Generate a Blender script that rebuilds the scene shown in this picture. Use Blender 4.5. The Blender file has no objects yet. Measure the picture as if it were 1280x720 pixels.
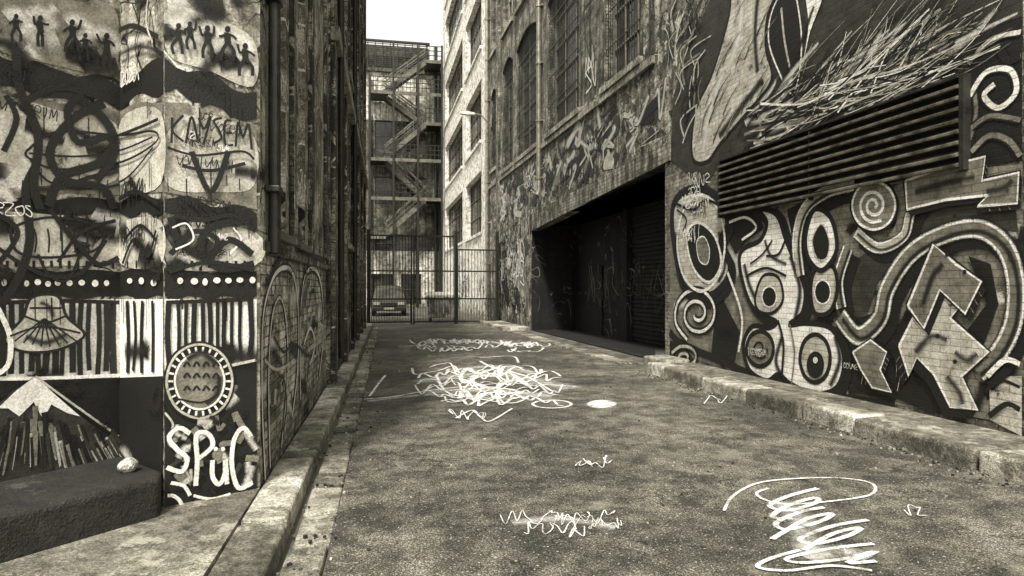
import bpy, bmesh, math, random
from mathutils import Vector
from mathutils.geometry import tessellate_polygon
S=bpy.context.scene
CH=1.5; F=800.0; TH=math.atan(155/800); s_,c_=math.sin(TH),math.cos(TH)
rnd=random.Random(7)
def sep(v): return (v, v*(.92+.06*min(v,1)), v*(.66+.27*min(v,1)),1)
# ------------------------------------------------------------ node helper
class G:
    def __init__(s,name):
        s.mat=bpy.data.materials.new(name); s.mat.use_nodes=True
        s.t=s.mat.node_tree; s.t.nodes.clear()
        s.out=s.t.nodes.new('ShaderNodeOutputMaterial'); s.b=s.t.nodes.new('ShaderNodeBsdfPrincipled')
        s.t.links.new(s.b.outputs[0],s.out.inputs[0])
        s.tc=s.t.nodes.new('ShaderNodeTexCoord'); s.uv=s.tc.outputs['UV']; s.ob=s.tc.outputs['Object']
    def put(s,sock,v):
        if isinstance(v,bpy.types.NodeSocket): s.t.links.new(v,sock)
        else: sock.default_value=v
    def m(s,op,a,b=0.0,clamp=False):
        n=s.t.nodes.new('ShaderNodeMath'); n.operation=op; n.use_clamp=clamp
        s.put(n.inputs[0],a); s.put(n.inputs[1],b); return n.outputs[0]
    def noise(s,vec,sc,det=4,ro=.6,di=0.0):
        n=s.t.nodes.new('ShaderNodeTexNoise'); s.put(n.inputs['Vector'],vec)
        n.inputs['Scale'].default_value=sc; n.inputs['Detail'].default_value=det
        n.inputs['Roughness'].default_value=ro; n.inputs['Distortion'].default_value=di
        return n.outputs['Fac']
    def vor(s,vec,sc,feat='F1'):
        n=s.t.nodes.new('ShaderNodeTexVoronoi'); n.feature=feat; s.put(n.inputs['Vector'],vec); n.inputs['Scale'].default_value=sc
        return n.outputs[0]
    def isl(s):
        return s.t.nodes.new('ShaderNodeNewGeometry').outputs['Random Per Island']
    def mp(s,vec,sc=(1,1,1),loc=(0,0,0)):
        n=s.t.nodes.new('ShaderNodeMapping'); s.put(n.inputs[0],vec); n.inputs['Scale'].default_value=sc; n.inputs['Location'].default_value=loc
        return n.outputs[0]
    def mix(s,f,a,b):
        n=s.t.nodes.new('ShaderNodeMix'); n.data_type='FLOAT'; s.put(n.inputs[0],f); s.put(n.inputs[2],a); s.put(n.inputs[3],b); return n.outputs[0]
    def ss(s,x,lo,hi,a=0.0,b=1.0):
        n=s.t.nodes.new('ShaderNodeMapRange'); n.interpolation_type='SMOOTHSTEP'
        s.put(n.inputs[0],x); n.inputs[1].default_value=lo; n.inputs[2].default_value=hi; n.inputs[3].default_value=a; n.inputs[4].default_value=b
        return n.outputs[0]
    def color(s,v):
        n=s.t.nodes.new('ShaderNodeValToRGB'); e=n.color_ramp.elements
        e[0].position=0; e[0].color=sep(.002); e[1].position=1; e[1].color=sep(1)
        for p in (.06,.25,.5,.75):
            x=e.new(p); x.color=sep(p)
        s.put(n.inputs[0],v); s.t.links.new(n.outputs[0],s.b.inputs['Base Color']); return n.outputs[0]
    def bump(s,h,st=.5,d=.01):
        n=s.t.nodes.new('ShaderNodeBump'); n.inputs['Strength'].default_value=st; n.inputs['Distance'].default_value=d
        s.put(n.inputs['Height'],h); s.t.links.new(n.outputs[0],s.b.inputs['Normal'])
    def rough(s,r,met=0.0): s.put(s.b.inputs['Roughness'],r); s.b.inputs['Metallic'].default_value=met
    def sepxy(s,vec):
        n=s.t.nodes.new('ShaderNodeSeparateXYZ'); s.put(n.inputs[0],vec); return n.outputs
    def brick(s,vec,bw=.235,rowh=.076,c1=.72,c2=1.2):
        n=s.t.nodes.new('ShaderNodeTexBrick'); s.put(n.inputs['Vector'],vec)
        n.inputs['Color1'].default_value=(c1,c1,c1,1); n.inputs['Color2'].default_value=(c2,c2,c2,1); n.inputs['Mortar'].default_value=(.9,.9,.9,1)
        n.inputs['Scale'].default_value=1; n.inputs['Mortar Size'].default_value=.007; n.inputs['Mortar Smooth'].default_value=.3
        n.inputs['Brick Width'].default_value=bw; n.inputs['Row Height'].default_value=rowh; n.inputs['Bias'].default_value=0
        w=s.t.nodes.new('ShaderNodeRGBToBW'); s.put(w.inputs[0],n.outputs['Color']); return n.outputs['Fac'],w.outputs[0]
def wall_mat(name,base=.3,var=.35,brick=0.0,scrib=0.0,streak=.35,peel=.3,peelv=.55,bd=.012,rowh=.076,bw=.235,seed=0.0,scale=1.0):
    g=G(name); uv=g.mp(g.uv,loc=(seed,seed*.37,0))
    big=g.noise(uv,.6*scale,3,.6); mid=g.noise(uv,3.5*scale,6,.74); fine=g.noise(uv,50,2,.7)
    a=g.mix(g.ss(big,.38,.62),base*(1-var),base*(1+var))
    a=g.m('MULTIPLY',a,g.ss(mid,.36,.60,.3,1.3))
    pn=g.noise(uv,1.8*scale,7,.75)
    a=g.mix(g.m('MULTIPLY',g.ss(pn,.55,.585),peel),a,peelv)
    a=g.mix(g.m('MULTIPLY',g.m('SUBTRACT',1.0,g.ss(pn,.415,.445)),peel),a,.02)
    if scrib>0:
        for k,(sc,off,val,wd) in enumerate(((1.5,3.,.012,.012),(1.1,17.,.72,.009),(2.6,31.,.015,.014))):
            u2=g.mp(uv,loc=(off,off*.6,0))
            c=g.m('ABSOLUTE',g.m('SUBTRACT',g.noise(u2,sc,1.2,.45,1.6),.5))
            ln=g.m('SUBTRACT',1.0,g.ss(c,wd*.6,wd*1.3))
            a=g.mix(g.m('MULTIPLY',g.m('MULTIPLY',ln,g.ss(big,.46,.52) if k!=1 else g.m('SUBTRACT',1.0,g.ss(big,.44,.5))),scrib),a,val)
    st=g.noise(g.mp(uv,(6,.3,1)),1,4,.65)
    a=g.m('MULTIPLY',a,g.ss(st,.38,.6,1-streak,1.15))
    a=g.m('MULTIPLY',a,g.ss(fine,.25,.75,.45,1.55))
    h=g.m('ADD',g.m('MULTIPLY',mid,.9),g.m('MULTIPLY',fine,.35))
    if brick>0:
        fac,bw_=g.brick(g.uv,bw,rowh)
        mf=g.m('MULTIPLY',fac,brick)
        a=g.m('MULTIPLY',a,g.mix(min(1,brick),1.0,bw_))
        a=g.mix(mf,a,g.m('MULTIPLY',a,.3))
        h=g.m('SUBTRACT',h,g.m('MULTIPLY',mf,.9))
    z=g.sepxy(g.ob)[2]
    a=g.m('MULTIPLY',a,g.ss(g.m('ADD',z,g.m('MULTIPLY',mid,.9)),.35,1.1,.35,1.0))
    g.color(a); g.bump(h,.9,bd); g.rough(.82); return g.mat
def flat_mat(name,v,var=.3,sc=6,rough=.6,met=0.,bd=.004,spec=None):
    g=G(name); n=g.noise(g.ob,sc,5,.7); f=g.noise(g.ob,sc*9,2,.6)
    a=g.m('MULTIPLY',g.ss(n,.3,.7,v*(1-var),v*(1+var)),g.ss(f,.25,.75,.8,1.2))
    g.color(a); g.bump(f,.5,bd); g.rough(g.ss(n,.3,.7,rough*.8,min(1,rough*1.2)),met); return g.mat
P0=(-1.85,4.94); P1=(-1.41,4.45); P2=(-.883,4.755); PA=(-4.53,1.97)
def paint_mat(name,v,soft=.25,wear=.33,chalk=False,var=.22,wallp=None,fade=0):
    g=G(name); x=g.sepxy(g.uv)[0]
    e=g.m('SUBTRACT',1.0,g.m('ABSOLUTE',g.m('SUBTRACT',g.m('MULTIPLY',x,2.0),1.0)))
    n2=g.noise(g.ob,5,6,.78); f=g.noise(g.ob,70,2,.7)
    if fade: al=g.m('MULTIPLY',g.ss(g.m('ADD',e,g.m('MULTIPLY',g.m('SUBTRACT',f,.5),.3)),0,1.0),fade)
    else: al=g.ss(g.m('ADD',e,g.m('MULTIPLY',g.m('SUBTRACT',f,.5),.3)),.03,.03+soft)
    if chalk:
        al=g.m('MULTIPLY',al,g.ss(g.noise(g.ob,130,2,.8),.32,.5)); al=g.m('MULTIPLY',al,g.ss(n2,.36,.54,.35,1.0))
    elif not fade: al=g.m('MULTIPLY',al,g.ss(n2,wear-.05,wear+.02,.12,1.0))
    a=g.m('MULTIPLY',g.ss(n2,.3,.7,v*(1-var),v*(1+var)),g.ss(f,.25,.75,.72,1.28))
    h=f
    if wallp:
        sx=g.sepxy(g.ob); o_,t_=wallp.o,wallp.t
        u=g.m('ADD',g.m('ADD',g.m('MULTIPLY',sx[0],t_[0]),g.m('MULTIPLY',sx[1],t_[1])),-(o_[0]*t_[0]+o_[1]*t_[1]))
        cb_=g.t.nodes.new('ShaderNodeCombineXYZ'); g.put(cb_.inputs[0],u); g.put(cb_.inputs[1],sx[2])
        fac,bw_=g.brick(cb_.outputs[0],c1=.85,c2=1.1)
        a=g.m('MULTIPLY',a,bw_); a=g.mix(g.m('MULTIPLY',fac,.5),a,g.m('MULTIPLY',a,.35)); h=g.m('SUBTRACT',f,fac)
    g.color(a); g.bump(h,.5,.006); g.rough(.6)
    t=g.t.nodes.new('ShaderNodeBsdfTransparent'); mx=g.t.nodes.new('ShaderNodeMixShader')
    g.put(mx.inputs[0],al); g.t.links.new(t.outputs[0],mx.inputs[1]); g.t.links.new(g.b.outputs[0],mx.inputs[2]); g.t.links.new(mx.outputs[0],g.out.inputs[0])
    return g.mat
# ------------------------------------------------------------ mesh builder
class MB:
    def __init__(s): s.v=[];s.f=[];s.m=[];s.uv={}
    def face(s,pts,mi=0,uvs=None):
        b=len(s.v); s.v+= [tuple(p) for p in pts]; s.f.append(tuple(range(b,b+len(pts)))); s.m.append(mi)
        if uvs: s.uv[len(s.f)-1]=uvs
    def hexa(s,p,mi=0):
        b=len(s.v); s.v+=[tuple(q) for q in p]
        for q in ((3,2,1,0),(4,5,6,7),(0,1,5,4),(1,2,6,5),(2,3,7,6),(3,0,4,7)):
            s.f.append(tuple(b+i for i in q)); s.m.append(mi)
    def box(s,x0,x1,y0,y1,z0,z1,mi=0,j=0):
        p=[(x0,y0,z0),(x1,y0,z0),(x1,y1,z0),(x0,y1,z0),(x0,y0,z1),(x1,y0,z1),(x1,y1,z1),(x0,y1,z1)]
        if j: p=[tuple(c+rnd.uniform(-j,j) for c in q) for q in p]
        s.hexa(p,mi)
    def pbox(s,pl,u0,u1,o0,o1,z0,z1,mi=0,j=0):
        p=[pl.P(u0,z0,o0),pl.P(u1,z0,o0),pl.P(u1,z0,o1),pl.P(u0,z0,o1),pl.P(u0,z1,o0),pl.P(u1,z1,o0),pl.P(u1,z1,o1),pl.P(u0,z1,o1)]
        if j: p=[tuple(c+rnd.uniform(-j,j) for c in q) for q in p]
        s.hexa(p,mi)
    def prism(s,poly,z0,z1,mi=0,mtop=None):
        n=len(poly); b=len(s.v)
        s.v+=[(x,y,z0) for x,y in poly]+[(x,y,z1) for x,y in poly]
        for i in range(n):
            k=(i+1)%n; s.f.append((b+i,b+k,b+n+k,b+n+i)); s.m.append(mi)
        s.f.append(tuple(b+n+i for i in range(n))); s.m.append(mi if mtop is None else mtop)
    def beam(s,p,q,w,mi=0,h=None):
        p=Vector(p);q=Vector(q);d=(q-p).normalized(); up=Vector((0,0,1)) if abs(d.z)<.9 else Vector((0,1,0))
        a=d.cross(up).normalized()*w/2; b=a.cross(d).normalized()*((h or w)/2)
        s.hexa([p-a-b,p+a-b,p+a+b,p-a+b,q-a-b,q+a-b,q+a+b,q-a+b],mi)
    def cyl(s,p,q,r,mi=0,n=10,r2=None):
        p=Vector(p);q=Vector(q);d=(q-p).normalized(); up=Vector((0,0,1)) if abs(d.z)<.9 else Vector((1,0,0))
        a=d.cross(up).normalized(); b=a.cross(d); r2=r if r2 is None else r2; k=len(s.v)
        for c,rr in ((p,r),(q,r2)):
            for i in range(n):
                t=2*math.pi*i/n; s.v.append(tuple(c+(a*math.cos(t)+b*math.sin(t))*rr))
        for i in range(n):
            s.f.append((k+i,k+(i+1)%n,k+n+(i+1)%n,k+n+i)); s.m.append(mi)
        s.f.append(tuple(k+i for i in range(n))[::-1]); s.m.append(mi); s.f.append(tuple(k+n+i for i in range(n))); s.m.append(mi)
    def build(s,name,mats,parent=None,bevel=0,fix=True,smooth=False,seg=2):
        me=bpy.data.meshes.new(name); me.from_pydata(s.v,[],s.f)
        for m in mats: me.materials.append(m)
        for i,p in enumerate(me.polygons): p.material_index=s.m[i]
        if fix:
            bm=bmesh.new(); bm.from_mesh(me); bmesh.ops.recalc_face_normals(bm,faces=bm.faces); bm.to_mesh(me); bm.free()
        me.update(); ul=me.uv_layers.new(name='UVMap')
        for i,p in enumerate(me.polygons):
            if i in s.uv:
                for li,w in zip(p.loop_indices,s.uv[i]): ul.data[li].uv=w
                continue
            n=p.normal
            for li in p.loop_indices:
                co=me.vertices[me.loops[li].vertex_index].co
                if abs(n.z)>.7: ul.data[li].uv=(co.x,co.y)
                else:
                    tx,ty=-n.y,n.x; l=math.hypot(tx,ty) or 1; ul.data[li].uv=((co.x*tx+co.y*ty)/l,co.z)
            if smooth: p.use_smooth=True
        o=bpy.data.objects.new(name,me); S.collection.objects.link(o)
        if parent: o.parent=parent
        if bevel:
            b=o.modifiers.new('bevel','BEVEL'); b.width=bevel; b.segments=seg; b.limit_method='ANGLE'
        return o
def empty(name):
    o=bpy.data.objects.new(name,None); S.collection.objects.link(o); return o
# ------------------------------------------------------------ surfaces (measured planes)
def ray(px,py):
    rr=(px-640)/F; return (c_*rr+s_, c_-s_*rr, (360-py)/F)
class Wall:
    def __init__(s,x0,y0,x1,y1,flip=1):
        s.o=(x0,y0); l=math.hypot(x1-x0,y1-y0); s.t=((x1-x0)/l,(y1-y0)/l); s.n=(-s.t[1]*flip,s.t[0]*flip); s.L=l
    def P(s,u,z,off=0): return (s.o[0]+s.t[0]*u+s.n[0]*off, s.o[1]+s.t[1]*u+s.n[1]*off, z)
    def unp(s,px,py):
        r=ray(px,py); k=(s.o[0]*s.n[0]+s.o[1]*s.n[1])/(r[0]*s.n[0]+r[1]*s.n[1])
        x,y,z=r[0]*k,r[1]*k,CH+r[2]*k
        return ((x-s.o[0])*s.t[0]+(y-s.o[1])*s.t[1], z, k)
class Floor:
    def __init__(s,z): s.z=z
    def P(s,u,v,off=0): return (u,v,s.z+off)
    def unp(s,px,py):
        r=ray(px,py); k=(s.z-CH)/r[2]; return (r[0]*k,r[1]*k,k)
WA=Wall(*PA,*P0,flip=-1); WP=Wall(*P0,*P1,flip=-1); WB=Wall(*P1,*P2,flip=-1)
WL=Wall(-.883,4.755,-.883,9.6,flip=-1); WL2=Wall(-.82,9.6,-.82,24,flip=-1)
WR=Wall(5.85,0,4.65,30,flip=1)   # u ~ Y, normal toward the lane (-X)
ROAD=Floor(.0)
# ------------------------------------------------------------ painted strokes
def cat(pts,n=7,closed=False):
    if len(pts)<3: 
        (a,b),(c,d)=pts; return [(a+(c-a)*i/n,b+(d-b)*i/n) for i in range(n+1)]
    P=list(pts); P=[P[-1]]+P+[P[0],P[1]] if closed else [P[0]]+P+[P[-1]]
    out=[]
    for i in range(1,len(P)-2):
        a,b,c,d=P[i-1],P[i],P[i+1],P[i+2]
        for k in range(n):
            t=k/n; out.append(tuple(.5*(2*b[j]+(c[j]-a[j])*t+(2*a[j]-5*b[j]+4*c[j]-d[j])*t*t+(3*b[j]-a[j]-3*c[j]+d[j])*t**3) for j in (0,1)))
    out.append(P[-2] if not closed else P[1]); return out
class Art:
    def __init__(s,pick): s.pick=pick; s.mb=MB(); s.k=0; s.off=.003
    def lay(s,o): s.off=o; s.k=0
    def _o(s): s.k+=1; return s.off+(s.k%10)*.0005
    def _rib(s,smp,mi,o):
        n=len(smp); acc=0; prev=None
        for i in range(n):
            sf,u,v,w=smp[i]; a=smp[max(0,i-1)]; b=smp[min(n-1,i+1)]
            if a[0] is not sf: a=smp[i]
            if b[0] is not sf: b=smp[i]
            dx,dy=b[1]-a[1],b[2]-a[2]; l=math.hypot(dx,dy)
            if l<1e-7: continue
            nx,ny=-dy/l*w/2,dx/l*w/2; oo=o+.0004*i/n
            cur=(sf.P(u+nx,v+ny,oo),sf.P(u-nx,v-ny,oo),sf)
            if prev and (prev[2] is sf):
                s.mb.face([prev[0],prev[1],cur[1],cur[0]],mi,[(0,acc),(1,acc),(1,acc+l/2),(0,acc+l/2)])
            prev=cur; acc+=l/2
    def st(s,pts,w,mi,closed=False,n=7,taper=0):
        c=cat(pts,n,closed); o=s._o(); smp=[]
        for i,(x,y) in enumerate(c):
            sf=s.pick(x); u,v,k=sf.unp(x,y); t=i/len(c)
            smp.append((sf,u,v,w*k/F*(1-taper*t)))
        s._rib(smp,mi,o)
    def tube(s,pts,w,m0=0,m1=1,m2=3,closed=False):
        s.st(pts,w,m0,closed); s.st(pts,w*.82,m1,closed); s.st(pts,w*.56,m2,closed)
    def fill(s,pts,mi,smooth=True,out=None,ow=3,n=5):
        c=cat(pts,n,True)[:-1] if smooth else pts
        o=s._o(); sf=s.pick(sum(p[0] for p in pts)/len(pts))
        q=[sf.unp(*p)[:2] for p in c]; V=[Vector((a,b,0)) for a,b in q]
        for t in tessellate_polygon([V]):
            s.mb.face([sf.P(q[i][0],q[i][1],o) for i in t],mi,[(.5,.5)]*3)
        if out is not None: s.st(pts,ow,out,True,n if smooth else 1)
    def ell(s,x,y,rx,ry,mi,out=None,ow=3,a0=0):
        s.fill([(x+rx*math.cos(t*math.pi/4+a0),y+ry*math.sin(t*math.pi/4+a0)) for t in range(8)],mi,True,out,ow,4)
    def ring(s,x,y,rx,ry,w,mi): s.st([(x+rx*math.cos(t*math.pi/4),y+ry*math.sin(t*math.pi/4)) for t in range(8)],w,mi,True,5)
    def spiral(s,x,y,rx,ry,turns,w,mi,a0=0):
        n=int(turns*8); s.st([(x+rx*(1-i/n*.85)*math.cos(a0+i*math.pi/4),y+ry*(1-i/n*.85)*math.sin(a0+i*math.pi/4)) for i in range(n+1)],w,mi,n=4)
    def tag(s,sf,u,v,h,nl,mi,w=None,seed=0,rise=0.0,asp=.75):
        R=random.Random(seed); o=s._o(); w=w or h*.09; x=u; sl=R.uniform(-.1,.35)
        for L in range(nl):
            cw=h*asp*R.uniform(.7,1.2); kind=R.choice('SZOIVPM')
            base={'S':[(.9,.9),(.3,1),(.1,.7),(.8,.4),(.7,.05),(.05,.1)],'Z':[(0,1),(.9,.95),(.1,.05),(1,0)],'O':[(.5,1),(.05,.6),(.3,.02),(.9,.3),(.7,.95),(.4,.9)],
                  'I':[(.5,1.1),(.45,.5),(.5,-.2)],'V':[(0,1),(.4,0),(.6,.1),(1,1.15)],'P':[(.15,-.1),(.2,1),(.8,.95),(.8,.55),(.2,.5),(.9,-.1)],'M':[(0,0),(.15,1),(.5,.3),(.85,1),(1,0)]}[kind]
            pts=[(x+(a+R.uniform(-.13,.13))*cw+sl*b*h, v+rise*(x-u)+(b+R.uniform(-.14,.14))*h) for a,b in base]
            s._rib([(sf,a,b,w*R.uniform(.85,1.15)) for a,b in cat(pts,6)],mi,o+L*.0003); x+=cw*R.uniform(.8,1.08)
    def ust(s,sf,pts,w,mi,n=6,closed=False):
        s._rib([(sf,a,b,w) for a,b in cat(pts,n,closed)],mi,s._o())
    def ufill(s,sf,pts,mi,n=5):
        q=cat(pts,n,True)[:-1]; o=s._o(); V=[Vector((a,b,0)) for a,b in q]
        for t in tessellate_polygon([V]): s.mb.face([sf.P(q[i][0],q[i][1],o) for i in t],mi,[(.5,.5)]*3)
BLK,WHT,LGT,GRY,DRK,CHK,FAD,MST,SMR=range(9)
def pset(tag,wp=None): return [paint_mat('spray_black'+tag,.007,wear=.33,wallp=wp),paint_mat('spray_white'+tag,.85,wear=.35,wallp=wp),paint_mat('spray_pale'+tag,.50,wear=.38,var=.35,wallp=wp),paint_mat('spray_grey'+tag,.19,wear=.36,var=.5,wallp=wp),paint_mat('spray_dark'+tag,.035,wear=.35,var=.5,wallp=wp),paint_mat('chalk_white'+tag,.95,soft=.45,chalk=True),paint_mat('spray_shade'+tag,.010,fade=.9),paint_mat('spray_mist'+tag,.75,fade=.7),paint_mat('chalk_smear'+tag,.85,soft=1.6,chalk=True,fade=.45)]
pm=pset(''); pmR=pset('_on_brick',WR)
# ------------------------------------------------------------ materials
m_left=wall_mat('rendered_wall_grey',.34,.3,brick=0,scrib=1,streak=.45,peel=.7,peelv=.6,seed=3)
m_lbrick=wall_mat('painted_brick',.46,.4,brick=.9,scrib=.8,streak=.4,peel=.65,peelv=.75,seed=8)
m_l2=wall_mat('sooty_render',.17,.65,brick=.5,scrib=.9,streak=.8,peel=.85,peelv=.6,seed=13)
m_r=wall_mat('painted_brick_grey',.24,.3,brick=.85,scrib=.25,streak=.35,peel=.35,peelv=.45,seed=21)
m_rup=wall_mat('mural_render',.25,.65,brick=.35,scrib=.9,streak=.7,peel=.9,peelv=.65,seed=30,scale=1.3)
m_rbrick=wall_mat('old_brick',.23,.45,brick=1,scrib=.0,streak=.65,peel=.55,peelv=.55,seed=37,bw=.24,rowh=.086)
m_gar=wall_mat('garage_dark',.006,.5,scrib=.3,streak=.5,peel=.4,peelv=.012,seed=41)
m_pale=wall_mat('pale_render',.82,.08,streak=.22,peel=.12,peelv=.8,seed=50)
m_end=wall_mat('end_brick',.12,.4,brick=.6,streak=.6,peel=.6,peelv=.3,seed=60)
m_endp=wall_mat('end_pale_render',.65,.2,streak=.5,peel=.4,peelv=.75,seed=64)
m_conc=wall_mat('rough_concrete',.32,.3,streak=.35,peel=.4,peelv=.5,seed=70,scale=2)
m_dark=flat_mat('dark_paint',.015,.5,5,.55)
m_iron=flat_mat('weathered_iron',.022,.5,9,.5,.3)
m_stair=flat_mat('painted_steel_stair',.12,.5,3,.6)
m_gal=flat_mat('galvanised_steel',.3,.35,5,.45,.5)
m_wood=flat_mat('window_timber',.10,.5,8,.6)
m_pfr=flat_mat('pale_window_frame',.28,.4,8,.6)
g=G('window_glass'); n=g.noise(g.ob,1.2,4,.6); g.color(g.ss(n,.35,.65,.01,.06)); g.rough(g.ss(g.noise(g.ob,4,3,.6),.3,.7,.08,.3)); m_glass=g.mat
g=G('asphalt'); o=g.ob
big=g.noise(o,.5,4,.62); mid=g.noise(o,4,6,.77); fine=g.noise(o,80,2,.8); agg=g.vor(o,90)
a=g.mix(g.ss(big,.38,.62),.075,.175); a=g.m('MULTIPLY',a,g.ss(mid,.34,.66,.45,1.5)); a=g.m('MULTIPLY',a,g.ss(fine,.32,.68,.3,1.8)); a=g.m('MULTIPLY',a,g.ss(agg,.1,.7,1.6,.45))
nn=g.noise(g.mp(o,loc=(4,1,0)),.9,7,.74)
a=g.mix(g.m('MULTIPLY',g.ss(nn,.55,.63),.6),a,.03); a=g.mix(g.m('MULTIPLY',g.m('SUBTRACT',1.0,g.ss(nn,.37,.44)),.38),a,.34)
ck=g.m('ABSOLUTE',g.m('SUBTRACT',g.noise(o,.45,6,.62),.5)); a=g.m('MULTIPLY',a,g.ss(ck,0,.005,.25,1))
sp=g.ss(g.noise(g.mp(o,loc=(3,3,0)),50,1,.5),.67,.71); a=g.mix(g.m('MULTIPLY',sp,.7),a,.6)
g.color(a); g.bump(g.m('ADD',fine,agg),.9,.01); g.rough(g.ss(mid,.3,.7,.6,.9)); m_asph=g.mat
def stone(name,v,seed,pat=.6):
    g=G(name); o=g.mp(g.ob,loc=(seed,seed,0))
    big=g.noise(o,1.1,3,.6); mid=g.noise(o,7,6,.75); fine=g.noise(o,60,2,.8)
    a=g.mix(g.ss(big,.35,.65),v*.55,v*1.4); a=g.m('MULTIPLY',a,g.ss(mid,.3,.7,.35,1.55)); a=g.m('MULTIPLY',a,g.ss(fine,.3,.7,.5,1.5))
    a=g.m('MULTIPLY',a,g.ss(g.isl(),0,1,.55,1.4))
    pn=g.noise(o,3,7,.75)
    a=g.mix(g.m('MULTIPLY',g.ss(pn,.56,.62),.6),a,.02)
    a=g.mix(g.m('MULTIPLY',g.m('SUBTRACT',1.0,g.ss(pn,.38,.43)),.55),a,pat)
    g.color(a); g.bump(g.m('ADD',mid,g.m('MULTIPLY',fine,.4)),1,.035); g.rough(.8); return g.mat
m_stone=stone('bluestone',.23,1); m_kerb=stone('kerb_stone',.32,5); m_pave=stone('pavement_concrete',.20,9,.5); m_ledge=stone('blackened_stone',.018,15,.10)
m_earth=flat_mat('earth',.08,.4,2,.9)
# ------------------------------------------------------------ ground
b=MB(); b.face([(-300,-300,-.03),(300,-300,-.03),(300,300,-.03),(-300,300,-.03)]); b.build('ground',[m_earth])
b=MB()
N=60
def rx(y): return 4.95-.04*y
for i in range(N):
    y0=-12+i*62/N; y1=y0+62/N
    b.face([(-.33,y0,0),(7 if y0>10.5 else rx(y0)+.1,y0,0),(7 if y1>10.5 and y0>10.5 else rx(y1)+.1,y1,0),(-.33,y1,0)])
road=b.build('alley_road',[m_asph])
b=MB(); b.face([(-5,25,-.006),(14,25,-.006),(14,60,-.006),(-5,60,-.006)]); b.build('rear_yard_paving',[m_asph])
b=MB(); y=-3
while y<26:
    L=rnd.uniform(.36,.62)
    b.box(-.555,-.335+rnd.uniform(-.01,.01),y,y+L-.03,-.1,rnd.uniform(-.008,.014),0,.011); y+=L
b.build('stone_gutter',[m_stone],bevel=.022)
b=MB(); b.face([(-.66,-3,-.045),(-.3,-3,-.045),(-.3,26,-.045),(-.66,26,-.045)]); b.build('gutter_shadow_strip',[m_dark])  # dark bed of the wet gutter slit, its black also paints the kerb's shadow
b=MB(); y=-3
while y<26:
    L=rnd.uniform(.9,1.5)
    b.box(-.873,-.60,y,min(y+L,26)-.022,-.1,.105+rnd.uniform(-.01,.012),0,.009); y+=L
b.build('kerb',[m_kerb],bevel=.024,seg=3)
b=MB(); b.prism([(-7,-5),(-.885,-5),(-.885,4.9),(-2.2,5.2),(-7,3)],-.05,.098); b.build('pavement',[m_pave])
b=MB(); u=1.2
while u<10.7:
    L=min(rnd.uniform(.8,1.5),10.75-u)
    if L<.3: break
    b.pbox(WR,u,u+L-.02,.48,.93+rnd.uniform(-.02,.02),-.1,.175+rnd.uniform(-.012,.012),0,.014); u+=L
b.build('kerb',[m_kerb],bevel=.035,seg=3)
b=MB(); b.pbox(WR,1.2,10.72,0.002,.475,-.1,.158,0)
b.build('pavement',[m_pave],bevel=.01)
b=MB(); b.pbox(WR,10.85,11.75,.01,.5,-.1,.2,0,.02); b.build('stone_step',[m_kerb],bevel=.04,seg=3)
b=MB(); u=22.1
while u<26.3: b.pbox(WR,u,u+.98,.75,1.02,-.1,.13+rnd.uniform(-.01,.01),0,.01); b.pbox(WR,u,u+.985,.0,.745,-.1,.11,0,.004); u+=1
b.build('kerb',[m_kerb],bevel=.025)
b=MB(); u=11.9
while u<22: 
    L=rnd.uniform(.5,.8); b.pbox(WR,u,min(u+L,22)-.02,.55,.93,-.1,.03+rnd.uniform(-.006,.008),0,.006); u+=L
b.build('driveway_crossing',[m_stone],bevel=.018)
# ------------------------------------------------------------ wall with openings
def wall(b,pl,u0,u1,z0,z1,ops,depth=.25,mf=0,mr=0,mg=1):
    us=sorted({u0,u1,*[o[0] for o in ops],*[o[1] for o in ops]}); zs=sorted({z0,z1,*[o[2] for o in ops],*[o[3] for o in ops]})
    for i in range(len(us)-1):
        for k in range(len(zs)-1):
            a,c,e,f=us[i],us[i+1],zs[k],zs[k+1]; cu,cz=(a+c)/2,(e+f)/2
            if any(o[0]<cu<o[1] and o[2]<cz<o[3] for o in ops): continue
            b.face([pl.P(a,e),pl.P(c,e),pl.P(c,f),pl.P(a,f)],mf(cu,cz) if callable(mf) else mf,[(a,e),(c,e),(c,f),(a,f)])
    for o in ops:
        a,c,e,f=o[:4]; D=-(o[4] if len(o)>4 else depth); M=o[5] if len(o)>5 else mg
        b.face([pl.P(a,e),pl.P(a,e,D),pl.P(a,f,D),pl.P(a,f)],mr); b.face([pl.P(c,e),pl.P(c,e,D),pl.P(c,f,D),pl.P(c,f)],mr)
        b.face([pl.P(a,e),pl.P(c,e),pl.P(c,e,D),pl.P(a,e,D)],mr); b.face([pl.P(a,f),pl.P(c,f),pl.P(c,f,D),pl.P(a,f,D)],mr)
        b.face([pl.P(a,e,D),pl.P(c,e,D),pl.P(c,f,D),pl.P(a,f,D)],M)
def window(b,pl,a,c,e,f,D=.22,nu=2,nz=3,fw=.06,mi=0):
    b.pbox(pl,a,a+fw,-D+.01,-D+.07,e,f,mi); b.pbox(pl,c-fw,c,-D+.01,-D+.07,e,f,mi)
    b.pbox(pl,a+fw,c-fw,-D+.012,-D+.068,e,e+fw,mi); b.pbox(pl,a+fw,c-fw,-D+.012,-D+.068,f-fw,f,mi)
    for i in range(1,nu): u=a+(c-a)*i/nu; b.pbox(pl,u-.02,u+.02,-D+.015,-D+.055,e+fw,f-fw,mi)
    for i in range(1,nz): z=e+(f-e)*i/nz; b.pbox(pl,a+fw,c-fw,-D+.02,-D+.06,z-.02,z+.02,mi)
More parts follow.
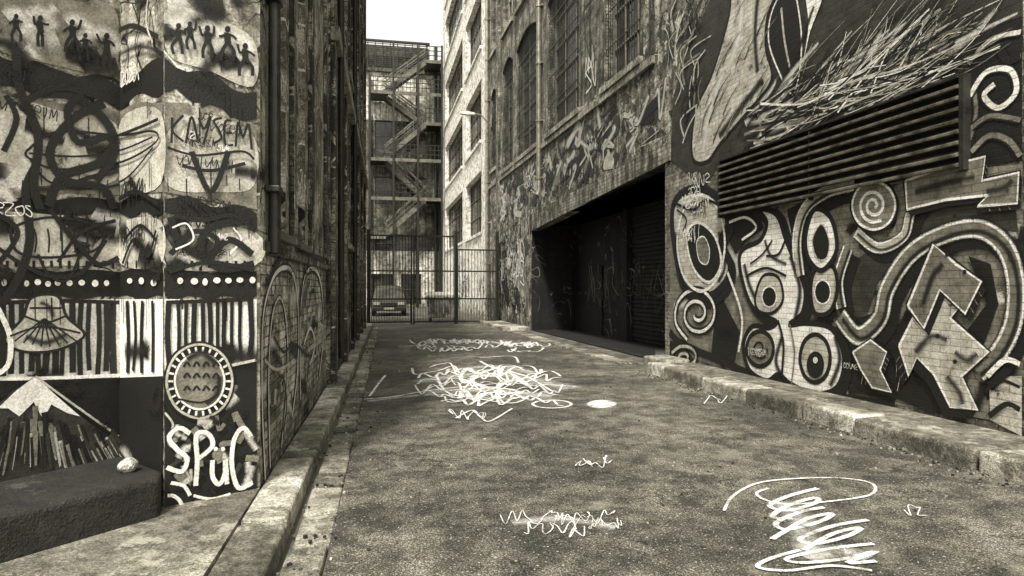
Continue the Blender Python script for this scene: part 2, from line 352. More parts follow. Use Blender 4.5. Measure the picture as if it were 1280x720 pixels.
def grille(b,pl,a,c,e,f,off,step=.13,mi=0,w=.016):
    u=a
    while u<=c: b.pbox(pl,u-w/2,u+w/2,off-w/2,off+w/2,e,f,mi); u+=step
    z=e
    while z<=f+.01: b.pbox(pl,a,c,off+w/2,off+w*1.4,z-w,z+w,mi); z+=(f-e)/5
# ------------------------------------------------------------ LEFT corner building
cb=empty('corner_building')
b=MB(); HT=6.4
for pl in (WA,WP,WB): b.face([pl.P(0,0),pl.P(pl.L,0),pl.P(pl.L,HT),pl.P(0,HT)],0)
wall(b,WL,0,WL.L,0,HT,[(.38,1.15,1.95,6.0,.3,3),(1.75,2.5,1.95,5.6,.16,4)],mf=lambda u,z:(1 if z<1.9 else 0),mr=0)
b.face([(-.883,9.6,0),(-9,9.6,0),(-9,9.6,HT),(-.883,9.6,HT)],0); b.face([(-9,9.6,0),(-9,1.97,0),(-9,1.97,HT),(-9,9.6,HT)],0); b.face([(-9,1.97,0),(-4.53,1.97,0),(-4.53,1.97,HT),(-9,1.97,HT)],0)
b.face([(-9,1.97,HT),(-4.53,1.97,HT),(*P0,HT),(*P1,HT),(*P2,HT),(-.883,9.6,HT),(-9,9.6,HT)],2)
b.build('walls',[m_left,m_lbrick,m_conc,m_glass,m_l2],cb,fix=False)
b=MB(); window(b,WL,.38,1.15,1.95,6.0,.3,1,5); window(b,WL,1.75,2.5,1.95,5.6,.16,2,5)
b.pbox(WL,.3,1.25,.0,.07,1.88,1.95,0); b.pbox(WL,1.68,2.6,0,.06,1.88,1.95,0)
b.build('window_frames',[m_wood],cb,bevel=.006)
b=MB(); b.cyl(WL.P(.22,1.75,.06),WL.P(.22,6.3,.06),.045,0,12)
for z in (2.2,3.6,5): b.pbox(WL,.14,.30,.0,.11,z,z+.05,0)
for u in (1.45,2.85,4.6): b.pbox(WL,u-.12,u+.12,.0,.05,1.9,6.3,1)
b.pbox(WL,0.0,4.8,.0,.035,1.76,1.84,1)
b.build('pipe_and_piers',[m_iron,m_l2],cb,bevel=.01)
b=MB(); b.prism([(-1.375,4.27),(-1.42,4.44),(-1.83,4.90),(-4.6,1.9),(-3.55,2.03)],.05,.335,0); b.build('stone_ledge',[m_ledge],bevel=.03,seg=3)
def pickL(x): return WA if x<150 else (WP if x<205 else (WB if x<321 else WL))
A=Art(pickL)
def band(p,mi):
    for a,c in ((-60,149.5),(150.5,204.5),(205.5,320.5)):
        xs=[a+(c-a)*i/8 for i in range(9)]
        A.fill([(x,p(x)[0]) for x in xs]+[(x,p(x)[1]) for x in reversed(xs)],mi,False)
def lerp(x,k): 
    for (x0,y0),(x1,y1) in zip(k,k[1:]):
        if x<=x1: return y0+(y1-y0)*(x-x0)/(x1-x0)
    return k[-1][1]
wig=lambda x,a,f,p=0:a*math.sin(x*f+p)
A.lay(.003)
band(lambda x:(lerp(x,[(-60,58),(150,104),(205,74),(320,118)])+wig(x,6,.09),lerp(x,[(-60,98),(150,132),(205,112),(320,156)])+wig(x,7,.13,1)),BLK)
band(lambda x:(lerp(x,[(-60,108),(150,138),(205,124),(320,160)])+wig(x,4,.1),lerp(x,[(-60,238),(150,244),(205,240),(320,262)])),GRY)
band(lambda x:(lerp(x,[(-60,240),(150,250),(205,244),(320,264)])+wig(x,5,.1),lerp(x,[(-60,258),(150,270),(205,266),(320,284)])+wig(x,4,.2)),BLK)
band(lambda x:(338+wig(x,3,.1),372+wig(x,3,.15)),BLK)
band(lambda x:(374,lerp(x,[(-60,476),(150,472),(205,470),(320,452)])),WHT)
band(lambda x:(lerp(x,[(-60,476),(150,472),(205,470),(320,452)]),lerp(x,[(-60,640),(150,600),(205,650),(320,620)])),BLK)
A.lay(.007)
for p in ([(210,10),(260,20),(316,50),(316,108),(260,88),(210,68)],[(208,168),(250,143),(315,168),(317,232),(270,240),(210,232)],[(5,130),(80,140),(144,155),(144,225),(60,232),(-10,225)],[(-20,270),(60,268),(144,280),(145,325),(60,333),(-20,330)],[(210,280),(318,290),(318,332),(210,334)],[(153,150),(203,140),(203,230),(153,232)],[(153,280),(203,276),(203,330),(153,330)]):
    A.fill(p,LGT,True)
A.fill([(146,20),(146,80),(130,94),(60,80),(0,64),(-30,30),(-30,-25),(60,-10),(120,0)],GRY,True)
A.lay(.0125)
for k in range(64):
    x=rnd.uniform(-20,316); y=rnd.choice((rnd.uniform(-5,90),rnd.uniform(130,240),rnd.uniform(265,335),rnd.uniform(380,600)))
    A.st([(x,y),(x+rnd.uniform(-22,22),y+rnd.uniform(-14,14)),(x+rnd.uniform(-40,40),y+rnd.uniform(-20,20))],rnd.uniform(14,46),rnd.choice((FAD,FAD,FAD,MST)))
x=-20
while x<318:
    if not(142<x<152 or 200<x<208):
        w=rnd.uniform(3.8,6.5); yb=lerp(x,[(-60,472),(150,468),(205,466),(320,450)])
        A.st([(x,376),(x+rnd.uniform(-2.5,2.5),420),(x+rnd.uniform(-1.5,1.5),yb-rnd.uniform(0,6))],w*(1.6 if x<205 else 1.25),BLK,n=3)
    x+=rnd.uniform(8.5,12.5)
A.st([(-20,380),(60,376),(148,378)],6,BLK); A.st([(208,378),(316,374)],6,BLK)
A.st([(-20,474),(70,472),(148,469)],5,WHT); A.st([(208,468),(260,462),(318,450)],4,LGT)
x=4
while x<315:
    if not(140<x<156 or 196<x<212): A.ell(x,354-(.01*x)+rnd.uniform(-1.5,1.5),rnd.uniform(3.0,4.6),rnd.uniform(3.4,4.6),WHT)
    x+=rnd.uniform(12,18)
for x in range(8,315,11):
    if not(140<x<156 or 196<x<212): A.st([(x,326),(x,330+rnd.uniform(2,9))],4,BLK,n=2)
def man(x,y,h,seed):
    R=random.Random(seed); q=h/40
    A.ell(x,y-17*q,3.4*q,4*q,BLK)
    A.st([(x,y-13*q),(x+R.uniform(-1,1),y-5*q),(x+1,y+2*q)],9*q,BLK,n=3)
    for s2 in (-1,1):
        k=R.uniform(3,9); A.st([(x+s2*1.5*q,y),(x+s2*k*q,y+9*q),(x+s2*(k+R.uniform(-3,2))*q,y+20*q)],4.6*q,BLK,n=3)
        e=R.choice((-9,2,6)); A.st([(x+s2*2*q,y-11*q),(x+s2*7*q,y-9*q),(x+s2*R.uniform(8,13)*q,y-11*q+e*q)],3.4*q,BLK,n=3)
A.lay(.018)
for x,y in ((48,20),(96,30),(130,45),(20,22),(230,36),(262,40),(295,52)): A.st([(x-14,y),(x,y-4),(x+16,y+10),(x,y+20)],24,MST)
A.lay(.0235)
for i,(x,y,h) in enumerate([(18,36,34),(48,40,38),(88,46,40),(104,60,34),(131,64,42),(222,50,38),(236,46,34),(258,54,40),(283,56,42),(305,76,40)]): man(x,y,h,i+3)
def T(p,w,m=BLK,**k): A.st(p,w,m,**k)
T([(30,190),(70,165),(150,170),(196,165),(198,180),(150,205),(70,212),(34,198),(30,190)],3.5); T([(36,200),(60,228),(110,236),(160,225),(196,185)],3.5); T([(34,192),(90,196),(150,190),(196,172)],3)
T([(18,60),(22,110),(45,170),(40,230),(48,262)],12); T([(48,118),(90,122),(128,150),(140,180),(120,205),(75,222),(58,258)],13); T([(128,130),(88,150),(60,190),(78,225),(125,235),(140,262)],12)
T([(100,118),(82,140),(95,178),(132,172),(140,195),(118,226)],11,BLK); T([(28,128),(75,110),(142,128)],10); T([(5,120),(18,150),(2,190)],8,BLK)
T([(10,285),(60,272),(122,284),(118,312),(62,322),(20,315),(10,285)],4); T([(0,380),(22,345),(35,300),(30,240),(42,210)],12); T([(-5,310),(25,330),(60,345),(100,340),(130,300)],6)
T([(60,262),(90,300),(120,330),(146,322)],7); T([(-10,265),(20,290),(-4,330)],7); T([(70,328),(100,290),(142,276)],5)
T([(146,214),(110,222),(70,236),(40,236)],6)
for k in range(5): T([(40+k*17,286),(43+k*16,300),(41+k*17,316)],2.5)
T([(45,318),(60,345),(82,350),(98,318)],4)
A.tag(WA,2.15,1.95,.17,6,BLK,.02,5); A.tag(WA,1.7,2.12,.15,7,BLK,.018,15); A.tag(WA,2.4,1.52,.13,8,BLK,.014,25)
A.tag(WA,1.6,2.5,.2,5,BLK,.025,46); A.tag(WA,2.5,2.3,.12,8,BLK,.012,47); A.tag(WA,2.7,1.75,.1,9,BLK,.01,48); A.tag(WA,2.6,3.0,.13,7,DRK,.014,49)
for k in range(16): A.tag(WA,rnd.uniform(1.7,3.3),rnd.uniform(1.65,3.1),rnd.uniform(.04,.1),rnd.randint(4,8),rnd.choice((BLK,BLK,WHT)),.008,150+k)
T([(154,170),(180,160),(203,150)],5); T([(154,250),(175,240),(203,256)],7,BLK); A.tag(WP,.05,2.1,.12,5,BLK,.016,77); A.tag(WP,.08,1.8,.1,5,BLK,.014,78); A.tag(WP,.08,2.9,.09,5,WHT,.012,79); T([(160,300),(180,282),(200,300)],5)
T([(153,40),(172,34),(203,48)],8); T([(153,70),(178,60),(203,64)],10,FAD); T([(158,330),(172,300),(190,320),(200,288)],6); T([(170,5),(178,30),(174,60),(182,88)],3); T([(190,0),(188,30),(196,55)],4,LGT)
for p in ([(214,148),(213,180)],[(228,145),(214,163),(228,178)],[(231,180),(238,147),(246,178)],[(234,168),(245,168)],[(247,148),(254,162),(262,146),(253,182)],[(276,148),(266,152),(272,163),(275,174),(265,180)],[(288,152),(280,154),(280,180),(290,182)],[(281,167),(288,167)],[(293,184),(296,154),(302,172),(309,156),(313,188)]): T(p,3.4)
T([(208,185),(245,195),(300,190),(316,200)],3.5); T([(238,190),(262,240),(284,190)],8); T([(226,208),(262,214),(305,205)],5)
for k in range(12): A.tag(WB,rnd.uniform(.05,.35),rnd.uniform(1.6,3.0),rnd.uniform(.03,.07),rnd.randint(3,6),rnd.choice((BLK,BLK,WHT)),.006,170+k)
A.tag(WB,.12,1.9,.08,5,BLK,.012,90); A.tag(WB,.08,2.02,.07,7,BLK,.009,91); A.tag(WB,.06,2.3,.06,9,BLK,.007,92)
T([(212,272),(222,300),(255,322),(285,300),(314,318)],10); T([(310,275),(262,285),(250,312),(275,336),(316,330)],11); T([(212,318),(240,290),(270,300),(262,325)],8); T([(210,340),(260,328),(316,338)],6); T([(216,270),(250,276),(290,270),(318,290)],6)
T([(214,285),(232,280),(240,300),(218,312)],2.5,WHT); T([(290,285),(300,300),(285,318)],2.5,WHT)
for k in range(60):
    x=rnd.uniform(-10,316); y=rnd.choice((rnd.uniform(98,150),rnd.uniform(255,275),rnd.uniform(366,374),rnd.uniform(200,230)))
    T([(x,y),(x+.5,y+rnd.uniform(10,44))],rnd.uniform(1.2,2.4),BLK,n=3)
A.lay(.017)
A.fill([(4,424),(26,398),(38,372),(70,370),(82,396),(104,418),(80,434),(52,440),(22,438)],LGT,True,BLK,4)
A.lay(.0235)
for k in range(8): T([(53,398),(16+k*11,434-abs(k-3.5)*2.2)],2.2)
T([(10,420),(50,408),(98,416)],3); T([(35,385),(75,385)],3); T([(28,395),(55,403),(82,394)],3)
T([(-5,385),(10,420),(8,455),(-10,470)],7,WHT)
T([(30,420),(55,428),(80,418)],12,FAD); T([(48,378),(60,384),(64,396)],8,FAD)
A.lay(.018)
A.ell(248,476,45,50,BLK); A.lay(.0235); A.ring(248,476,41,46,3.5,LGT)
for k in range(26):
    t=k*math.pi/13; T([(248+33*math.cos(t),476+37*math.sin(t)),(248+39*math.cos(t),476+43*math.sin(t))],3,WHT,n=2)
A.ell(248,476,31,35,GRY,WHT,3)
A.lay(.0295)
for yy in (456,470,486):
    for k in range(4): T([(228+k*12,yy+2),(232+k*12,yy-4),(236+k*12,yy+1)],3,BLK,n=3)
T([(222,498),(250,502),(272,492)],2.5); T([(232,448),(250,440),(268,452)],12,FAD); T([(272,470),(270,490),(256,504)],10,FAD)
A.lay(.018)
A.fill([(-60,560),(-20,520),(15,488),(42,470),(75,500),(110,528),(146,552),(146,600),(60,625),(-60,650)],DRK,False)
A.lay(.0225)
A.fill([(-5,510),(18,488),(42,470),(68,494),(98,520),(82,516),(62,505),(52,524),(40,502),(22,520),(8,510)],WHT,False)
for k in range(80):
    x=-10+k*1.95+rnd.uniform(-3,3); y=505+abs(x-42)*.3+rnd.uniform(0,40); T([(x,y),(x+(x-40)*.12,y+18),(x+(x-40)*.3,y+42)],rnd.uniform(2,9),rnd.choice((DRK,BLK,GRY,MST,FAD)),taper=.7)
T([(42,470),(80,498),(146,545)],3,LGT)
T([(208,545),(215,530),(205,515)],3,LGT)
for k in range(40):
    x=rnd.uniform(208,316); y=rnd.uniform(500,610); T([(x,y),(x+rnd.uniform(-9,9),y+rnd.uniform(-12,12)),(x+rnd.uniform(-12,12),y+rnd.uniform(-18,18))],rnd.uniform(4,14),rnd.choice((FAD,MST,GRY,DRK)))
A.lay(.0285)
for p in ([(236,541),(222,534),(210,546),(219,560),(232,572),(226,588),(207,583)],[(243,606),(245,575),(244,543),(258,541),(264,556),(247,572)],[(264,574),(264,594),(272,604),(279,592),(280,574),(282,604)],[(312,545),(302,534),(291,548),(288,580),(296,608),(314,602)]): T(p,6.5,WHT)
A.ell(268,560,2.6,2.6,WHT); A.ell(277,560,2.6,2.6,WHT)
T([(192,622),(214,618),(226,630),(222,644)],5,WHT); T([(212,602),(228,606),(236,618)],5,WHT); T([(240,618),(262,622),(286,616)],4,WHT); T([(140,612),(160,618),(152,634)],4,LGT)
def TL(p,w,m): A.st(p,w,m)
A.lay(.004)
for k in range(26): 
    x=rnd.uniform(330,404); y=rnd.uniform(340,540); TL([(x,y),(x+rnd.uniform(-12,12),y+rnd.uniform(-20,20))],rnd.uniform(16,40),rnd.choice((FAD,MST,MST)))
A.lay(.009)
for p,w in (([(330,600),(326,500),(327,400),(338,352),(352,335),(366,345),(372,400),(370,470),(364,520)],7),([(336,585),(334,480),(338,400),(348,372),(356,400),(358,470),(350,560)],5),([(374,500),(374,400),(380,345),(394,338),(402,370),(402,430),(398,470)],6)):
    TL(p,w*1.9,BLK); TL(p,w,WHT)
A.lay(.0145)
TL([(382,480),(382,400),(390,362),(396,400),(394,450)],5,BLK)
TL([(340,420),(352,440),(366,430),(385,445),(400,430)],5,BLK); TL([(328,360),(350,322),(380,318),(405,325)],8,BLK); TL([(344,500),(350,470),(356,500),(352,540)],7,BLK); TL([(378,430),(386,410),(392,430),(386,455)],5,WHT); TL([(328,450),(342,462),(360,455)],5,LGT)
for k in range(44):
    A.tag(WL,rnd.uniform(.1,4.2),rnd.uniform(.3,4.5),rnd.uniform(.1,.3),rnd.randint(3,6),rnd.choice((BLK,BLK,WHT,DRK,LGT)),None,200+k)
A.mb.build('graffiti',pm,cb,fix=False)
# ------------------------------------------------------------ LEFT second building
lb=empty('brick_warehouse'); b=MB(); H2=13.2
ops=[]
for u in (1.0,3.6,6.2,8.8,11.4):
    for z in (2.4,5.9,9.4): ops.append((u,u+1.3,z,z+2.3))
wall(b,WL2,0,WL2.L,0,H2,ops,.2,0,0,1)
b.face([(-.82,9.6,0),(-9,9.6,0),(-9,9.6,H2),(-.82,9.6,H2)]); b.face([(-.82,24,0),(-9,24,0),(-9,24,H2),(-.82,24,H2)]); b.face([(-9,9.6,0),(-9,24,0),(-9,24,H2),(-9,9.6,H2)])
b.face([(-.82,9.6,H2),(-9,9.6,H2),(-9,24,H2),(-.82,24,H2)],2)
b.build('walls',[m_l2,m_glass,m_conc],lb,fix=False)
b=MB()
for o in ops: window(b,WL2,*o[:4],.2,2,4); b.pbox(WL2,o[0]-.08,o[1]+.08,0,.09,o[2]-.1,o[2],1)
for u in (.05,2.7,5.3,7.9,10.5,13.1): b.pbox(WL2,u,u+.35,0,.07,0,H2-.3,2)
b.pbox(WL2,0,14.4,.0,.13,5.1,5.3,1); b.pbox(WL2,0,14.4,.0,.2,H2-.25,H2+.1,1)
b.cyl(WL2.P(.75,.4,.1),WL2.P(.75,H2-.4,.1),.05,3); b.cyl(WL2.P(5.0,.4,.1),WL2.P(5.0,H2-.4,.1),.05,3)
b.build('frames_and_piers',[m_wood,m_conc,m_l2,m_iron],lb,bevel=.01)
A=Art(lambda x:WL2)
for k in range(60):
    A.tag(WL2,rnd.uniform(0,12.5),rnd.uniform(.3,4.2),rnd.uniform(.2,.6),rnd.randint(3,6),rnd.choice((BLK,WHT,WHT,LGT,DRK)),None,400+k)
A.mb.build('graffiti',pm,lb,fix=False)
# ------------------------------------------------------------ RIGHT building
rb=empty('graffiti_warehouse'); b=MB(); H3=16.5
wins=[(24.9,26.7,6.45,10.9),(21.3,24.2,6.45,10.9),(17.0,20.0,6.45,10.9),(13.0,15.1,6.45,10.9),(24.9,26.7,12.2,15.6),(21.3,24.2,12.2,15.6),(17,20,12.2,15.6),(13,15.1,12.2,15.6),(28,29.2,6.9,10.5),(28,29.2,12.2,15.6)]
GU0,GU1,GZ=11.85,22.0,4.02
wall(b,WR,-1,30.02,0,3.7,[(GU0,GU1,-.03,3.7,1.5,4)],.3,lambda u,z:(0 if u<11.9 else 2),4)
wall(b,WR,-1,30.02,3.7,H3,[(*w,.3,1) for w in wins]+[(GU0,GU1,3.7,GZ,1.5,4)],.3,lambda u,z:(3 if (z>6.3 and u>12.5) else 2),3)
b.face([WR.P(-1,0),WR.P(-1,0,-8),WR.P(-1,H3,-8),WR.P(-1,H3)],3); b.face([WR.P(30.02,0),WR.P(30.02,0,-8),WR.P(30.02,H3,-8),WR.P(30.02,H3)],3)
b.face([WR.P(-1,0,-8),WR.P(30.02,0,-8),WR.P(30.02,H3,-8),WR.P(-1,H3,-8)],3); b.face([WR.P(-1,H3),WR.P(30.02,H3),WR.P(30.02,H3,-8),WR.P(-1,H3,-8)],2)
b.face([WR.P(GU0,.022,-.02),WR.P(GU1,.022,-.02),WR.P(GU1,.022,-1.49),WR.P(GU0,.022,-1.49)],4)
b.build('walls',[m_r,m_glass,m_rup,m_rbrick,m_gar],rb,fix=False)
b=MB()
for w in wins:
    window(b,WR,*w,.3,3,5,.08,0); b.pbox(WR,w[0]-.12,w[1]+.12,0,.1,w[2]-.16,w[2]-.002,1)
    if w[2]<7: grille(b,WR,w[0]+.02,w[1]-.02,w[2]+.02,w[3]-.02,-.06,.14,3)
    c=(w[0]+w[1])/2; hw=(w[1]-w[0])/2; n=9
    for i in range(n):
        t0=-1+2*i/n; t1=-1+2*(i+1)/n
        z0=w[3]+.02; r0=z0-.32*t0*t0; r1=z0-.32*t1*t1
        p=[WR.P(c+t0*hw,r0-.02,-.22),WR.P(c+t1*hw,r1-.02,-.22),WR.P(c+t1*hw,r1-.02,.02),WR.P(c+t0*hw,r0-.02,.02),WR.P(c+t0*hw,w[3]+.24,-.22),WR.P(c+t1*hw,w[3]+.24,-.22),WR.P(c+t1*hw,w[3]+.24,.02),WR.P(c+t0*hw,w[3]+.24,.02)]
        b.hexa(p,2)
b.pbox(WR,12.3,30.0,.0,.07,6.1,6.26,1); b.pbox(WR,-1,30,.0,.2,H3-.3,H3,1)
p=[WR.P(GU0-.25,3.97,-.3),WR.P(GU1+.2,3.5,-.3),WR.P(GU1+.2,3.5,.035),WR.P(GU0-.25,3.97,.035),WR.P(GU0-.25,4.35,-.3),WR.P(GU1+.2,4.1,-.3),WR.P(GU1+.2,4.1,.035),WR.P(GU0-.25,4.35,.035)]
b.hexa(p,2)
b.pbox(WR,27.2,27.6,0,.12,0,H3-.3,2)
b.build('frames_and_trim',[m_pfr,m_conc,m_rbrick,m_iron],rb)
b=MB()
for i in range(34):
    z=.05+i*.115; b.pbox(WR,12.1,16.7,-1.49,-1.455+(i%2)*.02,z,z+.1,0)
b.pbox(WR,16.75,17.0,-1.49,-1.3,0,4,1); b.pbox(WR,11.87,12.08,-1.49,-1.3,0,4,1)
b.pbox(WR,19,20.2,-1.49,-1.44,0,2.2,0)
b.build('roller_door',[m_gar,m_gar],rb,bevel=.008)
b=MB(); V0,V1,Z0,Z1=5.35,9.75,2.69,3.58
b.pbox(WR,V0,V1,.002,.02,Z0,Z1,1)
ns=8; hh=(Z1-Z0)/ns
for i in range(ns):
    z=Z0+i*hh; w0,w1=rnd.uniform(-.006,.006),rnd.uniform(-.006,.006)
    b.hexa([WR.P(V0+.03,z+.012+w0,.02),WR.P(V1-.03,z+.012+w1,.02),WR.P(V1-.03,z+w1,.13),WR.P(V0+.03,z+w0,.13),WR.P(V0+.03,z+hh*.72,.02),WR.P(V1-.03,z+hh*.72,.02),WR.P(V1-.03,z+.03+w1,.13),WR.P(V0+.03,z+.03+w0,.13)],0)
for u in (V0-.03,(V0+V1)/2,V1-.03): b.pbox(WR,u,u+.06 if u!=(V0+V1)/2 else u+.02,.0,.1,Z0-.03,Z1+.03,1)
b.pbox(WR,V0+.03,V1-.03,.0,.11,Z1,Z1+.03,1)
b.build('louvre_vent',[flat_mat('louvre_metal',.11,.75,5,.5,.3),m_dark],rb,bevel=.004)
# ---- mural on the right wall
A=Art(lambda x:WR)
def T(p,w,m=BLK,**k): A.st(p,w,m,**k)
def sh(p,dx,dy): return [(x+dx,y+dy) for x,y in p]
A.lay(.004)
A.fill([(838,236),(905,262),(1000,255),(1100,240),(1200,212),(1279,205),(1279,470),(1240,525),(1160,512),(1050,495),(940,470),(838,440)],GRY,False)
A.lay(.0085)
for k in range(50):
    x=rnd.uniform(845,1275); y=rnd.uniform(250,490)+(x-845)*.02
    T([(x,y),(x+rnd.uniform(-20,20),y+rnd.uniform(-14,14)),(x+rnd.uniform(-34,34),y+rnd.uniform(-20,20))],rnd.uniform(14,44),rnd.choice((FAD,FAD,MST)))
A.lay(.014)
A.fill([(898,362),(926,415),(920,450),(905,462),(890,440)],BLK,False); A.fill([(1118,420),(1150,355),(1185,345),(1200,520),(1160,515),(1122,498)],BLK,False)
A.fill([(838,425),(862,440),(872,455),(838,452)],BLK,False); A.fill([(1060,400),(1120,385),(1122,500),(1085,494),(1058,470)],BLK,False)
A.fill([(1160,235),(1270,250),(1275,290),(1200,285),(1150,300),(1125,300)],DRK,False); A.fill([(1212,320),(1240,330),(1250,380),(1232,430),(1205,420),(1235,380)],BLK,False)
A.fill([(1238,470),(1279,470),(1279,545),(1240,525)],LGT,False)
A.fill([(985,262),(1010,250),(1020,270),(1010,330),(1000,330),(992,300)],BLK,False)
A.fill([(1052,340),(1078,320),(1120,300),(1130,320),(1100,350),(1085,395),(1062,400)],DRK,False)
A.fill([(908,268),(948,262),(956,285),(935,300),(920,318),(912,300)],BLK,False)
T([(838,415),(850,428),(875,440),(905,452),(940,468),(1000,488),(1060,498),(1120,505)],12,BLK)
for k in range(12): T([(1064+k*5,425+k*1.2),(1072+k*5,450+k),(1068+k*5,478+k)],1.8,LGT,taper=.6)
A.lay(.0195)
q=[(841,270),(852,243),(880,236),(902,252),(911,280),(902,302),(914,332),(906,356),(884,372),(858,362),(848,330)]
T(sh(q,4,6),15,BLK,closed=True); A.fill(q,LGT,True,BLK,13)
A.lay(.0255)
T([(846,290),(850,330),(860,358),(882,366)],10,FAD); T([(900,290),(908,330),(900,352)],9,FAD)
A.ring(878,304,30,60,5,WHT)
A.fill([(860,294),(874,278),(895,295),(903,330),(888,353),(868,334)],BLK,True,WHT,4.5)
A.lay(.0315); A.fill([(873,302),(882,296),(889,312),(886,330),(876,325)],GRY,True,WHT,2); T([(842,252),(868,262),(884,250),(904,258)],4,BLK); T([(848,262),(860,274),(855,290)],3,BLK)
A.lay(.020)
A.spiral(873,392,30,36,2.2,12,BLK,2.0); A.spiral(858,447,18,16,1.6,10,BLK,3.5)
A.lay(.0255); A.spiral(873,392,30,36,2.2,5,WHT,2.0); A.spiral(858,447,18,16,1.6,4.5,LGT,3.5)
q=[(926,332),(930,312),(952,300),(960,278),(950,262),(972,268),(984,300),(996,330),(1008,362),(1004,392),(988,406),(1012,404),(1042,412),(1057,448),(1048,484),(1020,492),(990,480),(975,468),(960,476),(938,462),(931,430),(942,408),(962,410),(972,402),(950,392),(936,372)]
A.lay(.020); T(sh(q,5,5),16,BLK,closed=True); A.fill(q,WHT,True,BLK,8)
A.lay(.0255)
T([(932,330),(940,360),(955,388)],12,FAD); T([(990,320),(1002,360),(996,398)],13,FAD); T([(1046,420),(1052,450),(1040,482)],12,FAD); T([(985,478),(972,452),(980,420)],12,FAD); T([(958,300),(966,320),(985,330)],8,FAD)
A.fill([(946,372),(956,345),(975,347),(981,374),(968,391),(951,389)],LGT,True,BLK,5); A.fill([(1016,360),(1023,336),(1044,334),(1049,362),(1040,389),(1021,391)],LGT,True,BLK,7)
A.ell(1021,448,19,30,LGT,BLK,7); A.ell(952,436,17,22,GRY,BLK,7)
A.lay(.0315); A.ell(964,371,9,13,BLK,WHT,2.5); A.ell(1031,365,10,15,BLK,WHT,2.5); A.ell(1022,456,11,17,BLK); A.ell(1022,450,3,4,WHT); A.spiral(952,436,10,14,1.5,3.5,BLK)
T([(975,400),(982,430),(980,470)],5,BLK); T([(990,405),(996,440),(992,480)],3,GRY); T([(935,345),(960,335),(985,345)],4,BLK); T([(984,300),(975,318),(960,320)],4,BLK); T([(940,330),(955,318),(968,300)],3,BLK)
def tubes(p,w,m2=GRY,dx=7,dy=9):
    A.lay(.020); T(sh(p,dx,dy),w*1.2,BLK); A.lay(.0255); A.tube(p,w,BLK,WHT,m2); A.lay(.0315); T(sh(p,w*.12,w*.1),w*.3,FAD)
tubes([(1002,345),(998,300),(1008,262),(1035,240),(1070,230)],24,LGT)
tubes([(1062,310),(1050,350),(1054,385)],24,GRY)
tubes([(1052,395),(1075,420),(1102,398),(1112,360),(1140,318),(1180,294),(1225,286),(1258,308),(1272,350),(1270,400),(1252,440),(1225,466)],32,GRY)
tubes([(1072,290),(1100,310),(1132,295),(1142,264),(1165,240),(1200,230)],20,LGT)
A.lay(.0365)
A.fill([(1010,296),(1021,262),(1042,273),(1049,312),(1031,338),(1014,324)],WHT,True,BLK,8)
A.lay(.0415); A.fill([(1019,300),(1030,280),(1040,300),(1037,322),(1025,323)],BLK,True,LGT,2)
A.lay(.0365); A.ell(1096,257,31,35,BLK); A.lay(.0415); A.ell(1096,257,27,30,GRY,WHT,4); A.lay(.046); A.spiral(1096,257,19,22,2.0,5,WHT,1.0)
def block(p,m=GRY,ow=5,dx=10,dy=10,L=.0365):
    A.lay(L); n=len(p)
    for k in range(n):
        a,c=p[k],p[(k+1)%n]; A.fill([a,c,(c[0]+dx,c[1]+dy),(a[0]+dx,a[1]+dy)],BLK,False)
    for k in range(n):
        a,c=p[k],p[(k+1)%n]
        for t in (.25,.5,.75):
            x,y=a[0]+(c[0]-a[0])*t,a[1]+(c[1]-a[1])*t; T([(x,y),(x+dx*.9,y+dy*.9)],1.3,GRY,n=1)
    A.lay(L+.005); A.st(p,ow*2.6,BLK,True,1); A.fill(p,m,False,WHT,ow)
block([(1136,226),(1188,208),(1236,196),(1232,226),(1278,216),(1276,254),(1226,258),(1240,244),(1186,250),(1138,262)],GRY,4,4,8)
block([(1128,432),(1172,345),(1212,372),(1192,398),(1240,440),(1206,470),(1226,512),(1192,508),(1172,468),(1150,446),(1140,470)],LGT,4,-8,12)
block([(1140,382),(1172,306),(1200,330),(1232,352),(1212,392),(1180,362),(1160,410)],GRY,4,6,10,.0475)
block([(1070,440),(1092,425),(1112,440),(1104,462),(1118,490),(1094,484),(1080,462)],GRY,3,5,6)
A.lay(.062)
for p in ([(1150,440),(1170,420),(1190,425)],[(1190,470),(1205,490),(1210,505)],[(1160,380),(1172,345),(1185,330)],[(1200,440),(1215,450),(1228,442)],[(1150,240),(1190,228),(1225,222)],[(1240,240),(1262,235),(1272,225)]): T(p,13,FAD)
for x,y in ((1178,268),(1200,270),(1222,272),(1190,318),(1212,340),(1178,420),(1200,452)): A.ell(x,y,2.6,3,BLK)
A.lay(.0365)
T([(1238,470),(1260,450),(1279,455)],8,WHT); T([(1240,520),(1262,505),(1279,512)],8,BLK); T([(1236,488),(1256,476),(1279,484)],5,BLK)
T([(914,278),(935,272),(948,285),(930,300)],4,WHT); T([(912,340),(930,395),(926,440)],5,WHT)
for k in range(9): A.tag(WR,10.0+rnd.uniform(0,1.0),2.2+rnd.uniform(0,1.3),rnd.uniform(.12,.26),4,rnd.choice((WHT,WHT,BLK)),None,600+k)
for k in range(12): A.tag(WR,rnd.uniform(5.5,11),rnd.uniform(.4,.9),rnd.uniform(.06,.12),5,rnd.choice((WHT,BLK,BLK)),None,640+k)
